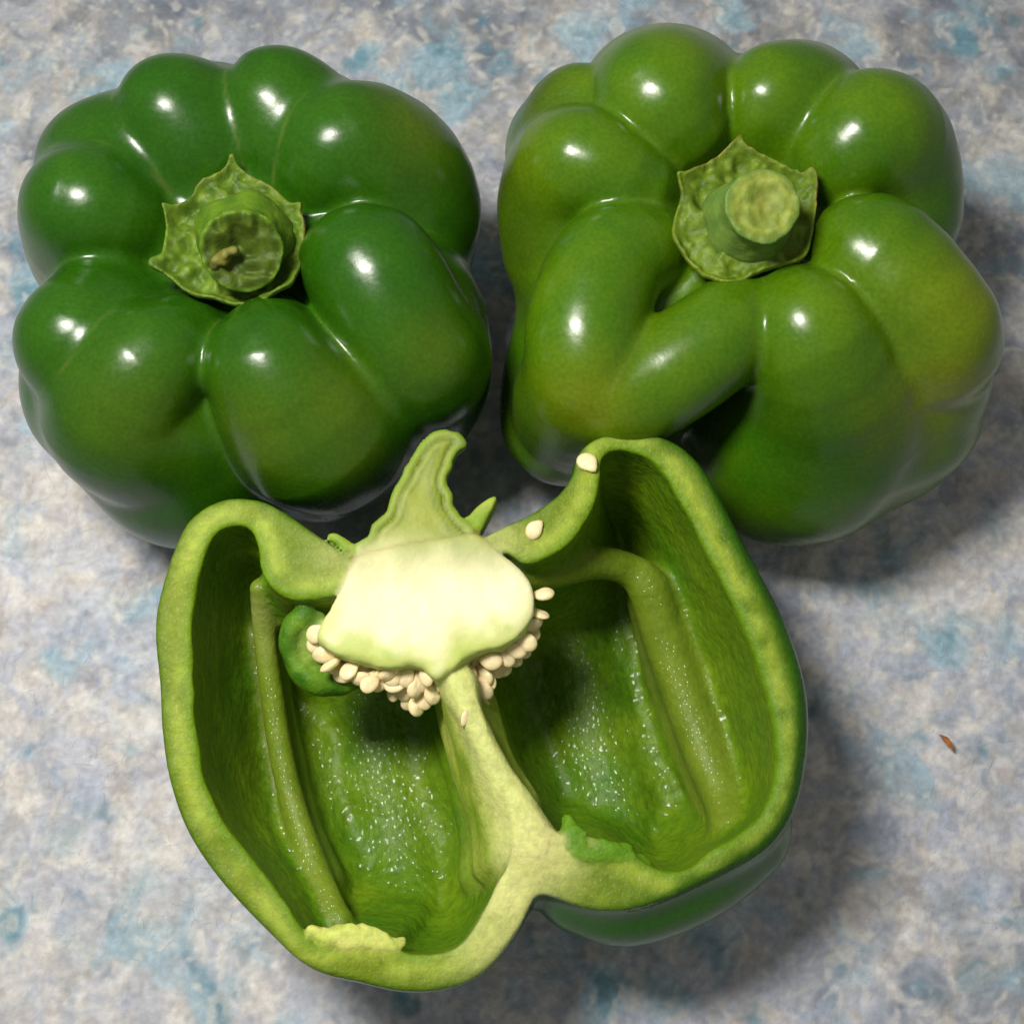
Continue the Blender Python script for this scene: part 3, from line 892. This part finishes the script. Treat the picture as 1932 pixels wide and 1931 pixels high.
fl = mix(fl, srgb(206, 208, 134), np.clip(pale, 0, 1))
inn = mix(srgb(72, 116, 8), srgb(112, 140, 16), np.clip(.42 + .45 * n1 + .2 * n2, 0, 1))
sep = mix(srgb(122, 152, 34), srgb(174, 186, 84), np.clip(.5 + .6 * NZ[5](V * np.array([2.5, .5, 1.0]), .35), 0, 1))
sep = mix(sep, srgb(206, 210, 138), .7 * sstep(.75, .1, t))
sep = mix(sep, inn, sstep(1.3, 3.2, t))
rib = mix(srgb(98, 124, 22), srgb(120, 138, 38), np.clip(.5 + .5 * n2, 0, 1))
rib = mix(rib, srgb(158, 165, 96), .6 * tint(V, [(480, 1150, .5, 1), (500, 1220, .4, .8)], 4.0))
core = mix(srgb(232, 230, 190), srgb(234, 228, 184), np.clip(.5 + n1, 0, 1))
core = mix(core, srgb(170, 190, 78), (.8) * sstep(-.75, -.10, dC + .30 * n2 + .16 * n3) * sstep(atc(800, 1060)[1], atc(800, 1240)[1], V[:, 1]))
core = mix(core, srgb(150, 176, 50), .8 * tint(V, [(948, 1228, .10, .0), (960, 1185, .09, 1), (715, 1095, .10, .7), (690, 1098, .10, .7), (870, 1232, .12, .7), (735, 1240, .10, .5)], 5.9))
core = mix(core, srgb(226, 220, 150), sstep(.3, .9, t))
sy = sstep(atc(780, 1080)[1], atc(780, 960)[1], V[:, 1] + .1 * n2)
stemc = mix(srgb(160, 168, 72), srgb(118, 140, 40), np.clip(.35 * n2 + .5, 0, 1))
blend = sstep(atc(780, 1120)[1], atc(780, 985)[1], V[:, 1] + .12 * n2 + .10 * n1)
stem_raw = stemc.copy()
stemc = mix(core, stem_raw, blend)
core = mix(core, stem_raw, blend * sstep(.6, .1, t))
lines = np.exp(-((dS + .20) / .035) ** 2) + .7 * np.exp(-((dS + .33 + .02 * n2) / .03) ** 2) * sstep(-.3, .3, n1 + .2)
stemc = mix(stemc, srgb(104, 136, 34), sstep(-.12, -.02, dS) * sstep(.1, .5, sy))
stemc = mix(stemc, srgb(88, 112, 40), .7 * tint(V, [(872, 835, .25, 1)], 5.9))
sepal = mix(srgb(112, 146, 36), srgb(150, 168, 60), np.clip(.5 + n2, 0, 1))
col = inn.copy()
for c, cc in ((0, skinC), (1, fl), (3, sep), (4, rib), (7, core), (8, stemc), (9, sepal)):
    col[cls == c] = cc[cls == c]
# pith lumps and the curled bit of membrane
pc = mix(srgb(178, 196, 84), srgb(206, 208, 120), np.clip(.5 + n2, 0, 1))
pc = mix(pc, srgb(92, 136, 26), sstep(atc(900, 1600)[0], atc(1020, 1600)[0], x))
cc = mix(srgb(44, 96, 10), srgb(92, 132, 26), np.clip(.5 + n2, 0, 1))
cc = mix(cc, srgb(158, 178, 84), .9 * tint(V, [(588, 1195, .32, 1), (585, 1225, .26, .9), (600, 1170, .3, .9)], 5.2))
col[cls == 5] = pc[cls == 5]
col[cls == 6] = cc[cls == 6]
pm = (cls == 1) | (cls == 3) | (cls == 2)
col[pm] = mix(col, srgb(206, 208, 134), np.clip(pale * sstep(1.6, .5, t), 0, 1) * .9)[pm]
# soften the colour borders by a few passes over neighbours (stem and core run into each other)
E = np.concatenate([Q[:, [0, 1]], Q[:, [1, 2]], Q[:, [2, 3]], Q[:, [3, 0]]])
deg = np.bincount(E.ravel(), minlength=len(V)).astype(float)
for _ in range(3):
    S = np.stack([np.bincount(E[:, 0], col[E[:, 1], d], len(V)) + np.bincount(E[:, 1], col[E[:, 0], d], len(V)) for d in range(3)], 1)
    col = .35 * col + .65 * S / deg[:, None]
lines = np.exp(-((dS + .21 + .02 * n2) / .05) ** 2) + .7 * np.exp(-((dS + .36 + .03 * n2) / .045) ** 2)
col = mix(col, srgb(70, 96, 14), np.clip(.6 * lines, 0, 1) * sstep(.35, .8, sy) * (cls == 8))
br = tint(V, [(672, 1058, .07, 1), (666, 1052, .05, 1), (654, 1040, .05, .8), (905, 1008, .05, 1), (897, 1003, .05, .9)], 5.95)
col = mix(col, srgb(110, 66, 36), np.clip(br, 0, 1))
bc = atc(900, 1400)
baseC = np.array([bc[0], bc[1], 0.0])
rootC = thing('halved_bell_pepper', 'halved green bell pepper lying hollow side up with pale core and seeds', 'bell pepper', baseC)
fcl = np.sort(cls[Q], 1)[:, 1]
names = {0: ('skin', M_skin), 1: ('cut_rim', M_flesh), 2: ('inner_wall', M_inner), 3: ('septum', M_flesh), 4: ('rib', M_rib), 5: ('pith', M_flesh), 6: ('membrane', M_flesh), 7: ('seed_core', M_core), 8: ('stem', M_core), 9: ('sepal', M_stem)}
made = {}
for c, (nm, mt) in names.items():
    q = Q[fcl == c]
    sides = [q]
    if c in (5, 9):
        mx = V[q[:, 0], 0] < (atc(900, 1600)[0] if c == 5 else atc(800, 1000)[0])
        sides = [q[mx], q[~mx]]
    for q in sides:
        if len(q) > 10:
            made[c] = make_mesh(nm, V, q, mt, col, rootC, baseC, N)

# seeds
def seed_mesh(k):
    r = np.random.default_rng(50 + k)
    nu, nv = 20, 9
    vs, cs = [], []
    for j in range(nv + 1):
        ph = math.pi * j / nv
        for i in range(nu):
            th = 2 * math.pi * i / nu
            R = .185 * (1 + .42 * math.exp(-((math.atan2(math.sin(th), math.cos(th))) / .42) ** 2)) * (1 + .05 * math.sin(2 * th + k))
            rr = math.sin(ph) ** .9
            z = .05 * math.cos(ph) * (1 + .15 * math.sin(ph) * math.sin(3 * th + k)) + .02 * math.cos(th + k) * rr ** 2
            R = R if 0 < j < nv else .01
            vs.append((R * rr * math.cos(th), .92 * R * rr * math.sin(th), z))
            tip = math.exp(-((R * rr - .26) / .05) ** 2) if abs(math.atan2(math.sin(th), math.cos(th))) < .5 else 0
            cs.append(mix(srgb(238, 222, 172), srgb(214, 190, 130), min(1, .7 * tip + .25 * rr ** 6)))
    q = []
    for j in range(nv):
        for i in range(nu):
            a, b = j * nu + i, j * nu + (i + 1) % nu
            q.append((a, a + nu, b + nu, b))
    vs, q, cs = np.array(vs), np.array(q), np.array(cs)
    return vs, q, cs
seed_protos = []
for k in range(3):
    v, q, c = seed_mesh(k)
    o = make_mesh('seed', v, q, M_seed, c, None, (0, 0, 0), vnormals(v, q))
    seed_protos.append(o.data)
    bpy.data.objects.remove(o)
def put_seed(pos, d, up, i, scale=1.0, parent=None, base=None, name='seed'):
    """d = direction of the pointed end, up = direction of the flat face"""
    d = Vector(d).normalized(); up = Vector(up)
    up = (up - d * up.dot(d)).normalized()
    s = up.cross(d)
    m = Matrix((d, s, up)).transposed().to_4x4()
    o = bpy.data.objects.new(name, seed_protos[i % 3])
    COL.objects.link(o)
    off = base if base is not None else np.zeros(3)
    scale_z = rng.uniform(1.2, 1.9)
    o.matrix_world = Matrix.Translation(Vector((np.asarray(pos) - off) * CM)) @ m @ Matrix.Diagonal((scale, scale * rng.uniform(.88, 1.05), scale * scale_z, 1))
    if parent is not None:
        o.parent = parent
    return o
cc0 = atc(810, 1150, -.8)
seeds_zoom = [(272, 745, -.25), (285, 800, -.5), (370, 955, -.35), (330, 880, -.5), (500, 985, -.35), (470, 1010, -.7), (575, 1035, -.45), (640, 1060, -.4), (700, 1055, -.6), (760, 1000, -.35), (810, 1060, -.6), (865, 1000, -.5), (860, 1130, -.9), (905, 1185, -1.1), (945, 1215, -1.0), (935, 1100, -.6), (1010, 1010, -.3), (1050, 1140, -.7), (1000, 1170, -.9), (1120, 1080, -.9), (1180, 1090, -1.0), (1230, 1150, -1.2), (1285, 980, -.6), (1300, 1060, -.9), (1390, 1120, -.8), (1375, 1175, -1.1), (1420, 1040, -.9), (1440, 920, -.4), (1470, 960, -.8), (1530, 900, -.5), (1600, 850, -.4), (1670, 800, -.35), (1640, 860, -.7), (1725, 680, -.35), (1700, 730, -.7), (1755, 610, -.3), (1790, 480, -.2), (1340, 930, -.9), (560, 960, -.9), (720, 960, -.8)]
seeds_zoom += [(700, 1010, -.5), (742, 1040, -.75), (790, 1010, -.5), (830, 1050, -.8), (905, 1055, -.7), (880, 1025, -.5), (960, 1060, -.6), (1085, 1050, -.6), (1130, 1000, -.5), (1185, 1000, -.6), (650, 1020, -.7), (600, 990, -.7), (420, 970, -.7), (300, 850, -.8), (1240, 1060, -.9), (1340, 1060, -.8), (1395, 1010, -.8), (1500, 960, -.8), (1570, 900, -.75), (800, 1110, -1.1), (980, 1160, -1.1)]
for i, (zx, zy, dz) in enumerate(seeds_zoom):
    (ux, uy), = zc([(zx, zy)], 560, 1050, 3.45)
    pos = atc(ux, uy, dz)
    out = pos - cc0
    out[2] *= .35; pos = pos + .10 * out / np.linalg.norm(out)
    out /= np.linalg.norm(out)
    jit = rng.normal(0, .3, 3)
    up = np.array([0.0, -.25, 1.0]) + .5 * rng.normal(0, 1, 3) + .25 * out
    put_seed(pos, -out + jit, up, i, rng.uniform(.98, 1.25), made[7], baseC)
put_seed(atc(880, 1352, -.02), (-.5, -1.0, -.1), (.6, 0, .8), 1, .8, made[7], baseC)

for (ux, uy, d, lab) in ((1107, 871, (.6, -.8, 0), 'loose cream seed lying flat on the top right curve of the cut pepper rim'),
                         (1007, 1001, (.75, .8, 0), 'loose cream seed lying on the cut rim nearest the sepal and core')):
    p0 = atc(ux, uy, .03)
    o = put_seed(p0, d, (0, -.05, 1), 0, 1.12 if ux > 1050 else 1.0, None, None, 'pepper_seed')
    o['label'] = lab; o['category'] = 'seed'; o['group'] = 'loose seeds on the cut pepper'

# ------------------------------------------------------------------ crumb on the felt
w0 = at(1786, 1398, 0.06)
pts = np.array([[-.16, .14, .03, .012], [-.06, .06, .05, .05], [.0, .0, .05, .06], [.05, -.08, .04, .05], [.12, -.2, .02, .012]]) + np.array([w0[0], w0[1], 0.06, 0])
Vc, Qc = isosurface(lambda p: chain(p, pts, 3, .02) + .012 * NZ[1](p, .06), pts[:, :3].min(0) - .15, pts[:, :3].max(0) + .15, .018, smooth=1)
cr_ = make_mesh('crumb', Vc, Qc, M_stem, mix(srgb(190, 116, 60), srgb(140, 84, 50), np.clip(.5 + NZ[2](Vc, .08), 0, 1)), None, w0, vnormals(Vc, Qc))
cr_['label'] = 'tiny rust brown plant crumb lying on bare felt to the right'
cr_['category'] = 'crumb'
